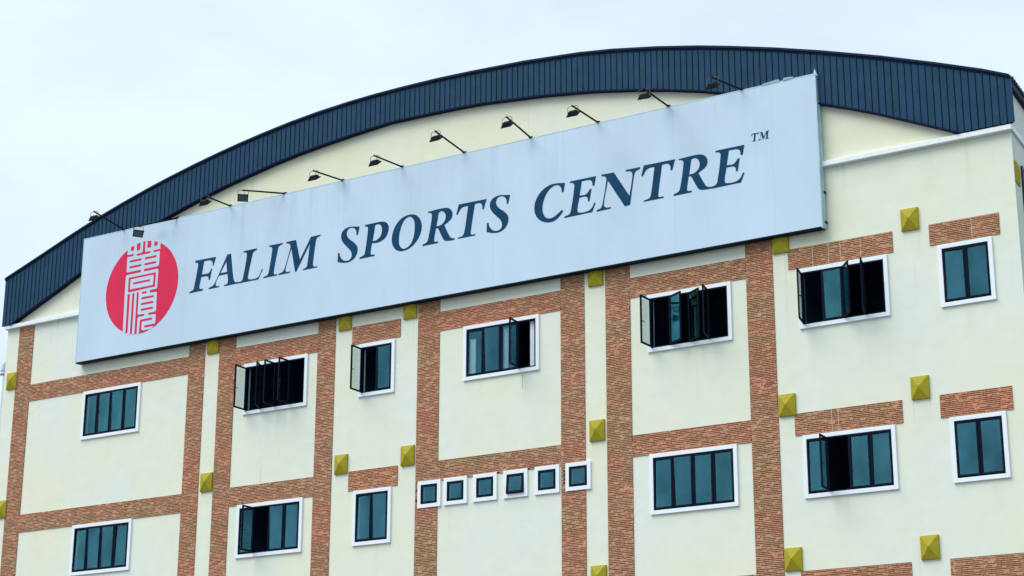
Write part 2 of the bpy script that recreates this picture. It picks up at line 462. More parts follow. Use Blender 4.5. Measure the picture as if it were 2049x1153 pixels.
# ---------------------------------------------------------------- fascia: one part, every metal sheet a piece
FY = -.15
fas = MB()
fx = np.linspace(-15.66, 16.34, 120)
for a, b in zip(fx, fx[1:]):
    a, b = float(a), float(b)
    za, zb, ta, tb = itp(BOT, a)+.02, itp(BOT, b)+.02, itp(TOP, a)-.03, itp(TOP, b)-.03
    fas.hexa([(a,FY+.02,za),(b,FY+.02,zb),(b,.02 if -15.5 < b < 16.2 else -.01,zb),(a,.02 if -15.5 < a < 16.2 else -.01,za),
              (a,FY+.02,ta),(b,FY+.02,tb),(b,.02,tb),(a,.02,ta)])
fascia = fas.build('fascia', M['fascia_dark'], hall)  # darker navy backing puts the seam shade into the gaps between sheets
STEP = 0.1672
npan = int(round((16.36 + 15.68) / STEP))
for k in range(npan):
    a = -15.68 + k*STEP; b = a + STEP - .027
    p = MB()
    j = random.uniform(-.002, .002)
    y0 = FY + j
    p.hexa([(a,y0,itp(BOT,a)),(b,y0+.003,itp(BOT,b)),(b,FY+.03,itp(BOT,b)),(a,FY+.03,itp(BOT,a)),
            (a,y0,itp(TOP,a)),(b,y0+.003,itp(TOP,b)),(b,FY+.03,itp(TOP,b)),(a,FY+.03,itp(TOP,a))])
    # folded lip on the right edge of the sheet
    p.box(b+.001, b+.009, FY-.016, FY+.03, max(itp(BOT,a), itp(BOT,b))+.01, min(itp(TOP,a), itp(TOP,b))-.02)
    p.build('metal_panel', M['fascia'], fascia)
def arc_bar(name, T, dz0, dz1, y0, y1, mat, parent, x0=-15.69, x1=16.37):
    q = MB()
    X = sorted({x0, x1} | {p[0] for p in T if x0 < p[0] < x1} | set(np.linspace(x0, x1, 50).tolist()))
    for a, b in zip(X, X[1:]):
        za, zb = itp(T, a), itp(T, b)
        q.hexa([(a,y0,za+dz0),(b,y0,zb+dz0),(b,y1,zb+dz0),(a,y1,za+dz0),(a,y0,za+dz1),(b,y0,zb+dz1),(b,y1,zb+dz1),(a,y1,za+dz1)])
    return q.build(name, mat, parent)
arc_bar('edge_cap', TOP, -.035, .022, FY-.045, .10, M['roof'], fascia)
arc_bar('edge_cap', TOP, -.075, -.048, FY-.022, FY+.01, M['fascia_dark'], fascia)
arc_bar('bottom_trim', BOT, -.028, .004, FY-.025, .015, M['fascia_dark'], fascia, -15.35, 15.1)

# barrel roof sheets running back from the edge
rf = MB()
X = [p[0] for p in TOP]
for a, b in zip(X, X[1:]):
    za, zb = itp(TOP, a)+.01, itp(TOP, b)+.01
    k = DEPTH + .4
    s0, s1 = (SIDE*k if a > 0 else 0)*max(a, 0)/16, (SIDE*k if b > 0 else 0)*max(b, 0)/16
    rf.hexa([(a,.10,za-.06),(b,.10,zb-.06),(b+s1,k,zb-.06),(a+s0,k,za-.06),(a,.10,za),(b,.10,zb),(b+s1,k,zb),(a+s0,k,za)])
roof = rf.build('roof', M['roof'], hall)
ev = MB()
y = .02
while y < DEPTH:                       # corrugated sheet ends along the right eave
    x = 16.36 + SIDE*y
    ev.hexa([(x-.05,y,18.93),(x+.04,y,18.93),(x+.04+SIDE*.1,y+.1,18.93),(x-.05+SIDE*.1,y+.1,18.93),(x-.05,y,19.03),(x+.04,y,19.03),(x+.04+SIDE*.1,y+.1,19.03),(x-.05+SIDE*.1,y+.1,19.03)])
    y += .19
ev.build('sheet_ends', M['roof'], roof)
gt = MB()
gt.hexa([(16.25,.04,18.80),(16.36,.04,18.80),(16.36+SIDE*DEPTH,DEPTH,18.80),(16.25+SIDE*DEPTH,DEPTH,18.80),
         (16.25,.04,18.925),(16.37,.04,18.925),(16.37+SIDE*DEPTH,DEPTH,18.925),(16.25+SIDE*DEPTH,DEPTH,18.925)])
gt.build('gutter', M['roof'], roof)
gt = MB(); gt.box(-15.86, -15.70, .0, DEPTH, 19.14, 19.36); gt.build('gutter', M['white'], roof)

# ---------------------------------------------------------------- brick-tile cladding
PAL = [((0.45,0.235,0.150), .36), ((0.46,0.265,0.150), .22), ((0.47,0.22,0.155), .20), ((0.42,0.20,0.125), .12), ((0.34,0.15,0.095), .05), ((0.52,0.33,0.24), .05)]
PC = np.array([p[0] for p in PAL]); PW = np.array([p[1] for p in PAL]); PW = PW / PW.sum()
COURSE = 0.0428
covers = [(w[0]-SUR, w[1]+SUR, w[2]-SUR, w[3]+SUR) for w in WIN] + [(s[0]-.105, s[1]+.105, s[2]-.105, s[3]+.105) for s in SMALL]
def brickwork(name, x0, x1, z0, z1, backs=None, grout=False, tone=(1, 1, 1)):
    V, F, C = [], [], []
    def add(a, b, c, d, y0, y1, colour):
        n = len(V)
        V.extend([(a,y0,c),(b,y0,c),(b,y0,d),(a,y0,d),(a,y1,c),(b,y1,c),(b,y1,d),(a,y1,d)])
        F.extend([(n,n+1,n+2,n+3),(n+4,n,n+3,n+7),(n+1,n+5,n+6,n+2),(n+3,n+2,n+6,n+7),(n+4,n+5,n+1,n)])
        C.extend([(*colour, 1)]*8)
    for (a, b, c, d) in (backs or [(x0, x1, z0, z1)]):
        add(a, b, c, d, -.009, .0, (0.070, 0.024, 0.016))
    tint = np.array(tone)
    nrow = int(math.ceil((z1-z0)/COURSE))
    patch = rng.random(400)
    for r in range(nrow):
        c = z0 + r*COURSE + .004; d = min(c + COURSE - .0150, z1)
        if d - c < .01: continue
        x = x0 - rng.random()*.15
        while x < x1:
            w = rng.uniform(.08, .17)
            a, b = max(x, x0), min(x + w - .007, x1)
            x += w
            if b - a < .012: continue
            mx_, mz_ = (a+b)/2, (c+d)/2
            if any(q[0] < mx_ < q[1] and q[2] < mz_ < q[3] for q in covers): continue
            if backs and not any(q[0] < mx_ < q[1] and q[2] < mz_ < q[3] for q in backs): continue
            col = (PC[rng.choice(len(PC), p=PW)]*.62 + np.array([.43,.235,.17])*.38) * rng.uniform(1.05, 1.34) * np.array([1.03, 1.04, .95])
            zone = patch[int(mz_*3.1) % 400]               # tiles come in batches, some redder, some browner
            col = col * tint * np.array([.94+.12*zone, 1.04-.1*zone, 1.0-.08*zone])
            dd = d if rng.random() > .22 else d + .0135     # joint smeared full of mortar
            if dd > z1: dd = d
            add(a, b, c, dd, -.0175 - rng.random()*.004, -.008, col)
    if grout:
        for gx_ in grout:
            add(gx_-.008, gx_+.008, z0, z1, -.0225, -.008, (0.60, 0.46, 0.36))
    me = bpy.data.meshes.new(name); me.from_pydata(V, [], F); me.update()
    at = me.color_attributes.new('brick_colour', 'FLOAT_COLOR', 'POINT')
    at.data.foreach_set('color', np.array(C, dtype=np.float32).ravel())
    me.materials.append(M['brick'])
    o = bpy.data.objects.new(name, me); COL.objects.link(o); o.parent = hall
    o['kind'] = 'stuff'
    return o
ZB = 4.4                        # cladding starts above the lower storey
P = [(-15.02,-14.39),(-8.022,-7.418),(-6.882,-6.28),(-3.346,-2.742),(.006,.705),(4.411,5.106),(5.716,6.417),(9.59,10.292)]
for i, (a, b) in enumerate(P):
    backs = None
    if i == 4: backs = [(a, b, ZB, 10.63), (a, b, 11.30, 17.70), (a, .088, 10.63, 11.30)]
    if i == 5: backs = [(a, b, ZB, 10.63), (a, b, 11.30, 17.70), (a, 4.53, 10.63, 11.30)]
    brickwork('brick_pier', a, b, ZB, 17.70, backs)
for (a, b) in ((-14.39,-8.022),(-6.28,-3.346),(.705,4.411),(6.417,9.59)):
    for (c, d) in ((15.303,15.827),(11.283,11.818),(7.66,8.19)):
        brickwork('brick_band', a+.001, b-.001, c, d)
for (a, b, gr) in ((-2.17,-.565,None),(10.696,13.316,(11.33,11.73,12.03,12.53)),(14.196,15.837,(15.2,))):
    for k, (c, d) in enumerate(((15.329,15.839),(11.301,11.83),(7.66,8.175))):
        g_ = gr if k == 0 else ((11.62, 11.78) if (gr and a < 12 and k == 1) else None)
        brickwork('brick_lintel', a, b, c, d, grout=g_, tone=(1.03, .99, .97))

# ---------------------------------------------------------------- windows
def ring(mb, x0, x1, z0, z1, t, y0, y1):
    mb.box(x0, x0+t, y0, y1, z0, z1); mb.box(x1-t, x1, y0, y1, z0, z1)
    mb.box(x0+t, x1-t, y0, y1, z0, z0+t); mb.box(x0+t, x1-t, y0, y1, z1-t, z1)
SB = .034
def make_window(x0, x1, z0, z1, n, angs):
    w, h = x1-x0, z1-z0
    t = empty('window', (x0, 0, z0), hall)
    s = MB(); ring(s, -SUR, w+SUR, -SUR, h+SUR, SUR+.004, -.048, .13); s.build('surround', M['white'], t, bevel=.006)
    f = MB(); ring(f, .004, w-.004, .004, h-.004, .034, -.042, .045)
    lw = (w - .008) / n
    for k in range(1, n): f.box(.004+lw*k-.018, .004+lw*k+.018, -.042, .045, .038, h-.038)
    f.build('frame', M['frame'], t)
    for k in range(n):
        a0 = .004+lw*k+.012; sw = lw-.024; z_0, sh = .028, h-.056
        sm = MB(); ring(sm, 0, sw, 0, sh, SB+.006, -.018, .018)
        so = sm.build('sash', M['frame'], t)
        pm = MB(); pm.box(SB, sw-SB, -.003, .003, SB, sh-SB)
        po = pm.build('pane', M['glass'], t)
        hm = MB(); hm.box(sw-.030, sw-.016, .018, .05, sh*.44, sh*.44+.02); hm.box(sw-.105, sw-.016, .045, .058, sh*.44+.004, sh*.44+.018)
        ho = hm.build('handle', M['black'], t)
        ang = angs[k]
        for o in (so, po, ho):
            o.location = (a0, -.052 if ang else -.036, z_0)
            o.rotation_euler = (0, 0, -R(ang))
        if not ang:
            po.rotation_euler = (R(random.uniform(-1.2, 1.2)), 0, R(random.uniform(-1.5, 1.5)))
    return t
for wdw in WIN: make_window(*wdw)
for (x0, x1, z0, z1, ang) in SMALL:
    w, h = x1-x0, z1-z0
    t = empty('window', (x0, 0, z0), hall)
    s = MB(); ring(s, -.098, w+.098, -.098, h+.098, .102, -.045, .13); s.build('surround', M['white'], t, bevel=.006)
    f = MB(); ring(f, .004, w-.004, .004, h-.004, .034, -.04, .045); f.build('frame', M['frame'], t)
    sm = MB(); ring(sm, .014, w-.014, -h+.028, 0, .05, -.018, .018); so = sm.build('sash', M['frame'], t)
    pm = MB(); pm.box(.05, w-.05, -.003, .003, -h+.06, -.03); po = pm.build('pane', M['glass'], t)
    for o in (so, po):
        o.location = (0, -.032, h-.014); o.rotation_euler = (-R(ang), 0, 0)
    if not ang: po.rotation_euler = (R(random.uniform(-1.2, 1.2)), 0, R(random.uniform(-1.5, 1.5)))

# ---------------------------------------------------------------- olive pyramid blocks
def pyramid(w, h):
    p = MB()
    a, b = w/2, h/2
    p.v += [(-a,0,-b),(a,0,-b),(a,0,b),(-a,0,b),(-a,-.05,-b),(a,-.05,-b),(a,-.05,b),(-a,-.05,b),(0,-.15,0)]
    p.f += [(0,1,5,4),(1,2,6,5),(2,3,7,6),(3,0,4,7),(4,5,8),(5,6,8),(6,7,8),(7,4,8)]
    return p
pyr = None
for cx in (-15.17, -7.11, -2.415, -.245, 5.45, 10.53, 13.765):
    for cz in (16.045, 12.055, 8.46):
        if cz == 8.46 and cx < 5: continue
        if pyr is None:
            pyr = pyramid(.42, .525).build('pyramid_block', M['olive'], hall); o = pyr
        else:
            o = link(pyr.copy(), 'pyramid_block', hall)
        o.location = (cx, 0, cz)
# one more on the right flank, beside the louvre
o = link(pyr.copy(), 'pyramid_block', hall)
o.rotation_euler = (0, 0, math.atan2(1, SIDE)); o.location = (flank_x(.25), .25, 16.77); o.scale = (.9, .55, 1)
lv = MB()
a = math.atan2(1, SIDE)
ring(lv, 0, 2.4, 0, 3.0, .06, -.05, 0)
lvo = lv.build('louvre', M['louvre'], hall)
lvo.location = (flank_x(.68), .68, 14.1); lvo.rotation_euler = (0, 0, a)
lb = MB(); lb.box(.06, 2.34, -.008, -.004, .06, 2.94); lb.build('louvre_backing', M['louvre'], lvo)
sl = None
for k in range(28):
    if sl is None:
        q = MB(); q.hexa([(.06,-.045,0),(2.34,-.045,0),(2.34,-.038,0),(.06,-.038,0),(.06,-.015,.085),(2.34,-.015,.085),(2.34,-.010,.085),(.06,-.010,.085)])
        sl = q.build('louvre_slat', M['louvre'], lvo); s_ = sl
    else:
        s_ = link(sl.copy(), 'louvre_slat', lvo)
    s_.location = (0, 0, .075 + k*.102)

# ---------------------------------------------------------------- the signboard
SX0, SX1, SZ0, SZ1, SY = -12.31, 11.715, 16.15, 20.08, -.25
sign = empty('signboard', (0, 0, 0))
tag(sign, 'long white signboard reading FALIM SPORTS CENTRE with a red seal emblem', 'signboard')
b = MB(); b.box(SX0+.03, SX1-.03, SY+.012, -.03, SZ0+.03, SZ1-.03); b.build('underframe', M['sign_back'], sign)
b = MB()
b.box(SX0, SX0+.03, SY-.004, -.04, SZ0, SZ1)
b.box(SX1-.03, SX1, SY-.006, SY+.10, SZ0, SZ1+.01); b.box(SX1-.022, SX1+.012, SY+.106, -.04, SZ0+.02, SZ1-.01)
b.box(SX0+.03, SX1-.03, SY-.003, SY+.06, SZ1-.03, SZ1)
b.build('edge_trim', M['alu'], sign, bevel=.004)
b = MB(); b.box(SX0+.03, SX1-.03, SY-.003, SY+.20, SZ0, SZ0+.03); b.build('bottom_rail', M['sign_back'], sign)  # near-black colour paints in the shadow along the board's lower edge
edges = [SX0+.031, -10.79, -8.125, -5.46, -2.80, -.14, 2.52, 5.19, 7.85, 10.52, SX1-.031]
for a, c in zip(edges, edges[1:]):
    b = MB(); j = random.uniform(0, .0015)
    b.box(a+.0009, c-.0009, SY-j, SY+.010, SZ0+.032, SZ1-.032); b.build('face_panel', M['vinyl'], sign)
for x, z in ((11.72, 17.05), (11.72, 16.3)):     # brackets to the wall at the free end
    b = MB(); b.box(x, x+.03, -.12, -.02, z, z+.05); b.build('wall_bracket', M['black'], sign)
b = MB()                                           # strip of vinyl peeling off the top edge
b.hexa([(10.30,SY-.02,20.07),(10.78,SY-.01,20.075),(10.78,SY,20.075),(10.30,SY-.012,20.07),(10.34,SY-.03,20.10),(10.76,SY-.02,20.135),(10.76,SY-.015,20.135),(10.34,SY-.025,20.10)])
b.build('peeling_strip', M['alu'], sign); b = MB()
b.hexa([(10.86,SY-.02,20.07),(11.15,SY-.01,20.075),(11.15,SY,20.075),(10.86,SY-.012,20.07),(10.90,SY-.03,20.13),(11.13,SY-.02,20.115),(11.13,SY-.015,20.115),(10.90,SY-.025,20.13)])
b.build('peeling_strip', M['alu'], sign); b = MB()
b.hexa([(11.66,SY-.012,20.05),(11.76,SY-.012,20.0),(11.77,SY+.03,20.0),(11.67,SY+.03,20.05),(11.70,SY-.012,20.19),(11.72,SY-.012,20.15),(11.72,SY,20.15),(11.70,SY,20.19)])
b.build('peeling_strip', M['alu'], sign)

LETTERS = {
    'F': ['-7.762,18.592 -7.747,18.615 -6.972,18.602 -7.056,18.355 -7.097,18.356 -7.093,18.436s -7.161,18.523s -7.303,18.544s -7.418,18.541 -7.481,18.149 -7.231,18.153s -7.163,18.217s -7.148,18.269 -7.104,18.272 -7.164,17.946 -7.218,17.950 -7.222,18.013s -7.272,18.064s -7.498,18.076 -7.552,17.809s -7.544,17.737s -7.411,17.706 -7.420,17.657 -7.925,17.650 -7.915,17.691 -7.789,17.734s -7.756,17.804s -7.643,18.465s -7.673,18.534s -7.759,18.553'],
    'A': ['-6.554,18.603 -6.415,18.602 -6.292,17.878s -6.225,17.724s -6.108,17.705 -6.130,17.659 -6.626,17.652 -6.613,17.687 -6.507,17.720s -6.486,17.786s -6.518,18.010 -6.833,18.004 -6.930,17.821s -6.920,17.719s -6.798,17.695 -6.811,17.660 -7.205,17.658 -7.195,17.696 -7.034,17.750s -6.948,17.861s', '-6.578,18.387 -6.534,18.073 -6.782,18.078'],
    'L': ['-5.959,18.564 -5.945,18.597 -5.459,18.600 -5.466,18.559 -5.576,18.513s -5.612,18.447s -5.749,17.802s -5.723,17.726s -5.501,17.697s -5.353,17.744s -5.258,17.930 -5.208,17.946 -5.364,17.657 -6.136,17.655 -6.114,17.698 -5.980,17.709s -5.931,17.794s -5.822,18.458s -5.850,18.533s'],
    'I': ['-5.027,18.570 -5.014,18.605 -4.529,18.599 -4.539,18.557 -4.645,18.528s -4.686,18.462s -4.809,17.807s -4.793,17.718s -4.685,17.705 -4.692,17.665 -5.193,17.659 -5.183,17.697 -5.053,17.729s -5.003,17.802s -4.901,18.462s -4.926,18.535s'],
    'M': ['-4.409,18.566 -4.399,18.601 -4.056,18.605 -3.891,17.995 -3.528,18.603 -3.188,18.609 -3.198,18.574 -3.299,18.543s -3.342,18.473s -3.423,17.819s -3.395,17.712s -3.265,17.705 -3.280,17.667 -3.774,17.664 -3.763,17.696 -3.660,17.728s -3.625,17.804s -3.558,18.401 -3.999,17.668 -4.049,17.661 -4.214,18.380 -4.389,17.822s -4.366,17.721s -4.221,17.704 -4.234,17.670 -4.641,17.662 -4.634,17.699 -4.494,17.737s -4.427,17.829s -4.245,18.410s -4.264,18.499s -4.319,18.543s'],
    'S': ['-1.841,18.604 -1.897,18.372 -1.944,18.366 -1.958,18.490s -2.030,18.589s -2.149,18.618s -2.243,18.576s -2.277,18.460s -2.202,18.318s -2.023,18.174s -1.908,18.038s -1.894,17.889s -1.977,17.729s -2.147,17.638s -2.369,17.643s -2.568,17.704 -2.561,17.950 -2.507,17.959 -2.481,17.842s -2.388,17.732s -2.275,17.686s -2.149,17.705s -2.089,17.802s -2.126,17.942s -2.274,18.102s -2.406,18.246s -2.469,18.392s -2.448,18.537s -2.340,18.626s -2.166,18.657s -2.022,18.636s'],
    'P': ['-1.664,18.572 -1.653,18.615 -1.142,18.617s -0.970,18.575s -0.868,18.456s -0.875,18.271s -0.989,18.105s -1.204,18.031s -1.406,18.045 -1.445,17.785s -1.422,17.723s -1.303,17.708 -1.317,17.662 -1.823,17.663 -1.812,17.704 -1.688,17.742s -1.640,17.805s -1.554,18.472s -1.578,18.548s', '-1.312,18.549 -1.219,18.559s -1.117,18.500s -1.082,18.361s -1.122,18.208s -1.253,18.111s -1.386,18.102'],
    'O': ['-0.080,18.637s 0.120,18.529s 0.231,18.311s 0.206,18.052s 0.074,17.839s -0.150,17.681s -0.423,17.644s -0.624,17.737s -0.737,17.941s -0.728,18.191s -0.611,18.436s -0.385,18.608s', '-0.170,18.582s -0.030,18.464s 0.004,18.272s -0.021,18.013s -0.122,17.794s -0.333,17.700s -0.473,17.803s -0.508,17.994s -0.468,18.251s -0.352,18.495s'],
    'R': ['0.431,18.583 0.443,18.615 0.947,18.627s 1.127,18.581s 1.224,18.445s 1.190,18.281s 0.970,18.138 1.123,17.837s 1.198,17.741s 1.311,17.713 1.294,17.672 1.170,17.668s 0.985,17.706s 0.885,17.853s 0.761,18.089s 0.701,18.095 0.647,17.786s 0.666,17.730s 0.783,17.715 0.768,17.671 0.268,17.669 0.279,17.712 0.399,17.751s 0.451,17.825s 0.566,18.474s 0.534,18.556s', '0.784,18.526 0.873,18.549s 0.973,18.491s 1.011,18.366s 0.968,18.243s 0.850,18.160s 0.716,18.150'],
    'T': ['1.423,18.638 2.309,18.629 2.218,18.353 2.174,18.361 2.159,18.494s 2.085,18.554s 1.939,18.553 1.815,17.779s 1.836,17.722s 1.971,17.713 1.956,17.672 1.400,17.674 1.411,17.709 1.546,17.732s 1.604,17.804s 1.725,18.540 1.572,18.538s 1.484,18.489s 1.391,18.354 1.346,18.365'],
    'C': ['4.708,18.614 4.661,18.380 4.604,18.377 4.586,18.509s 4.491,18.597s 4.346,18.590s 4.166,18.450s 4.051,18.211s 4.031,17.971s 4.126,17.780s 4.297,17.732s 4.468,17.804s 4.609,17.899 4.650,17.857 4.524,17.725s 4.354,17.635s 4.125,17.649s 3.916,17.767s 3.793,17.980s 3.809,18.256s 3.975,18.504s 4.243,18.644s 4.491,18.649s'],
    'E': ['4.844,18.588 4.859,18.627 5.627,18.626 5.572,18.372 5.516,18.382 5.506,18.487s 5.444,18.548s 5.208,18.562 5.137,18.186 5.317,18.187s 5.396,18.251s 5.430,18.303 5.493,18.308 5.426,17.981 5.378,17.983 5.372,18.073s 5.309,18.126s 5.129,18.129 5.071,17.831s 5.103,17.736s 5.368,17.725s 5.491,17.794s 5.567,17.920 5.604,17.903 5.505,17.672 4.675,17.663 4.687,17.706 4.819,17.737s 4.872,17.816s 4.982,18.468s 4.953,18.556s'],
    'N': ['5.775,18.590 5.787,18.629 6.144,18.621 6.582,17.906 6.675,18.431s 6.640,18.544s 6.484,18.578 6.496,18.620 6.903,18.618 6.891,18.569 6.771,18.522s 6.725,18.422s 6.596,17.667 6.443,17.655 5.969,18.432 5.843,17.824s 5.885,17.731s 6.050,17.707 6.035,17.670 5.627,17.660 5.638,17.702 5.749,17.733s 5.802,17.832s 5.925,18.475s 5.886,18.555s'],
}

def smooth_loop(txt):
    P_, S_ = [], []
    for t in txt.split():
        S_.append(t.endswith('s')); x, z = t.rstrip('s').split(','); P_.append(Vector((float(x), float(z))))
    n = len(P_); out = []
    def tan(i, j):
        if S_[i]: return (P_[(i+1) % n] - P_[i-1]) * .5
        return P_[j] - P_[i]
    for i in range(n):
        j = (i+1) % n
        p, q = P_[i], P_[j]
        if not S_[i] and not S_[j]: out.append(p); continue
        L = (q-p).length
        t0 = tan(i, j); t1 = tan(j, i) if S_[j] else (q-p)
        if t0.length > 1e-6: t0 = t0.normalized() * L
        if t1.length > 1e-6: t1 = t1.normalized() * L
        for k in range(6):
            s = k/6
            out.append((2*s**3-3*s**2+1)*p + (s**3-2*s**2+s)*t0 + (-2*s**3+3*s**2)*q + (s**3-s**2)*t1)
    return out
def flat_shape(name, loops, mat, parent, y, depth=.0008):
    """a thin flat cut-out from closed (x, z) loops; inner loops are holes"""
    cd = bpy.data.curves.new(name, 'CURVE'); cd.dimensions = '2D'; cd.fill_mode = 'BOTH'; cd.extrude = depth
    for lp in loops:
        sp = cd.splines.new('POLY'); sp.points.add(len(lp)-1)
        for pt, q in zip(sp.points, lp): pt.co = (q[0], q[1], 0, 1)
        sp.use_cyclic_u = True
    tmp = bpy.data.objects.new('tmp', cd); COL.objects.link(tmp)
    bpy.context.view_layer.update()
    me = bpy.data.meshes.new_from_object(tmp.evaluated_get(bpy.context.evaluated_depsgraph_get()))
    bpy.data.objects.remove(tmp); bpy.data.curves.remove(cd)
    me.name = name
    me.transform(Matrix(((1,0,0,0),(0,0,-1,y),(0,1,0,0),(0,0,0,1))))
    me.materials.clear(); me.materials.append(mat)
    o = bpy.data.objects.new(name, me); COL.objects.link(o); o.parent = parent
    return o
SHAPE = {k: [[(p.x, p.y) for p in smooth_loop(t)] for t in v] for k, v in LETTERS.items()}
def put(ch, dx=0.0, dz=0.0, k=1.0, px=0.0, pz=0.0, idx=[0]):
    idx[0] += 1
    lp = [[(px+(x-px)*k+dx, pz+(z-pz)*k+dz) for x, z in q] for q in SHAPE[ch]]
    flat_shape('letter', lp, M['letter'], sign, SY - .0035 - .002*(idx[0] % 2))
for ch in 'FALIMSPORTCEN': put(ch)
put('S', 4.88, .0)
put('T', 5.58, 0.0)
put('R', 7.55, 0.0)
put('E', 4.155, 0.0)
k = .205 / .955
tx = [max(p[0] for p in SHAPE['T'][0]), min(p[1] for p in SHAPE['T'][0])]
put('T', 10.178 - tx[0], 18.662 - tx[1], k, *tx)
mx_ = [max(p[0] for p in SHAPE['M'][0]), min(p[1] for p in SHAPE['M'][0])]
put('M', 10.458 - mx_[0], 18.660 - mx_[1], k, *mx_)

# red disc with the seal character left out of it in white
EC, ER = Vector((-9.81, 18.14)), 1.422
disc = [(EC.x + ER*math.cos(t), EC.y + ER*math.sin(t)) for t in np.linspace(0, 2*math.pi, 97)[:-1]]
emb = flat_shape('emblem', [disc], M['red'], sign, SY - .0035)
def rrect(x0, x1, z0, z1, r=.04, corners=(1,1,1,1)):
    out = []
    for (cx, cz, a0, on) in ((x1-r, z0+r, -90, corners[0]), (x1-r, z1-r, 0, corners[1]), (x0+r, z1-r, 90, corners[2]), (x0+r, z0+r, 180, corners[3])):
        if on: out += [(cx + r*math.cos(R(a0+t)), cz + r*math.sin(R(a0+t))) for t in (0, 22.5, 45, 67.5, 90)]
        else: out.append((cx + r*(1 if a0 in (-90, 0) else -1), cz + r*(1 if a0 in (0, 90) else -1)))
    return out
lay = [0]
def stroke(lp, white):
    lay[0] += 1
    y = SY - .0062 - .00022*lay[0]
    flat_shape('seal_stroke', [lp], M['vinyl'] if white else M['red'], emb, y, .0006)
def bar(x0, x1, z, t=.068, white=False, ends=(1, 1)):
    r = t/2*.98
    stroke(rrect(x0, x1, z-t/2, z+t/2, r, (ends[1], ends[1], ends[0], ends[0])), white)
def vbar(x, z0, z1, t, white=True, top=True):
    stroke(rrect(x-t/2, x+t/2, z0, z1, t/2*.9 if top else .02, (0, top, top, 0)), white)
def arc_top(x): return EC.y + math.sqrt(max(0, ER*ER - (x-EC.x)**2))
# white silhouette
up = [(-10.452, 18.73), (-10.42, 18.695), (-9.21, 18.695), (-9.172, 18.73), (-9.155, arc_top(-9.155)+.01)]
up += [(x, arc_top(x)+.012) for x in np.linspace(-9.25, -10.40, 24)] + [(-10.458, arc_top(-10.458)+.01)]
stroke([(float(a), float(c)) for a, c in up], True)
stroke(rrect(-9.75, -9.73+.0, 18.6, 18.75, .005), True)
stroke([(-9.88, 18.60), (-9.745, 18.60), (-9.745, 18.71), (-9.88, 18.71)], True)
stroke([(-10.462, 18.00), (-10.462, 18.58), (-10.43, 18.615), (-9.21, 18.615), (-9.178, 18.58), (-9.186, 18.03), (-9.215, 17.998), (-9.46, 17.998), (-9.46, 17.91), (-9.22, 17.91), (-9.186, 17.88),
        (-9.178, 17.33), (-9.21, 17.298), (-9.475, 17.298), (-9.475, 17.225), (-9.21, 17.225), (-9.176, 17.19), (-9.18, 16.955), (-9.21, 16.925), (-9.60, 16.93), (-9.60, 16.868), (-9.22, 16.868), (-9.36, 16.79), (-9.66, 16.79), (-9.695, 16.82), (-9.80, 16.9),
        (-9.798, 16.705), (-9.888, 16.705), (-9.888, 17.19), (-9.855, 17.228), (-9.63, 17.232), (-9.63, 17.298), (-9.865, 17.298), (-9.90, 17.33), (-9.90, 18.0)], True)
stroke([(-10.462, 18.02), (-10.350, 18.02), (-10.338, 16.80), (-10.445, 16.85)], True)
vbar(-10.203, 16.745, 18.060, .092); vbar(-10.024, 16.72, 18.078, .092)
# red bars inside it
for x0, x1, z, e in ((-10.50,-10.20,19.213,(0,1)), (-10.085,-9.535,19.190,(1,1)), (-9.42,-9.12,19.190,(1,0)),
                     (-10.345,-9.87,19.022,(1,1)), (-9.75,-9.28,19.020,(1,1)), (-10.345,-9.87,18.838,(1,1)), (-9.755,-9.28,18.834,(1,1)),
                     (-10.50,-9.87,18.656,(0,1)), (-9.76,-9.12,18.656,(1,0)),
                     (-9.78,-9.585,17.956,(1,1)), (-9.47,-9.15,17.953,(1,0)), (-9.785,-9.30,17.788,(1,1)), (-9.785,-9.30,17.611,(1,1)), (-9.785,-9.30,17.434,(1,1)),
                     (-9.60,-9.14,16.900,(1,0))):
    bar(x0, x1, z, .064, False, e)
bar(-10.155, -9.475, 18.302, .066)
stroke([(-10.338, 18.06), (-10.338, 18.515), (-9.272, 18.515), (-9.28, 18.078), (-10.25, 18.066), (-10.25, 18.066), (-9.9, 18.07), (-9.9, 18.06)], False)
stroke(rrect(-10.262, -9.352, 18.138, 18.452, .035), True)
bar(-10.155, -9.475, 18.302, .066)
stroke([(-9.790, 16.722), (-9.790, 17.10), (-9.755, 17.135), (-9.33, 17.135), (-9.30, 17.105), (-9.33, 17.072), (-9.70, 17.072), (-9.717, 17.05), (-9.717, 16.80), (-9.70, 16.785), (-9.42, 16.785), (-9.62, 16.735)], False)
for x, w, z0 in ((-10.268,.125,19.352), (-10.025,.135,19.325), (-9.598,.145,19.340), (-9.335,.135,19.352)):
    lp = [(x-w/2+.03, z0), (x+w/2-.03, z0), (x+w/2, z0+.03), (x+w/2, arc_top(x+w/2))] + [(x-w/2, arc_top(x-w/2)), (x-w/2, z0+.03)]
    stroke(lp, False)
stroke([(-9.88, 19.215), (-9.73, 19.215), (-9.765, 19.26), (-9.765, arc_top(-9.765)), (-9.845, arc_top(-9.845)), (-9.845, 19.26)], False)

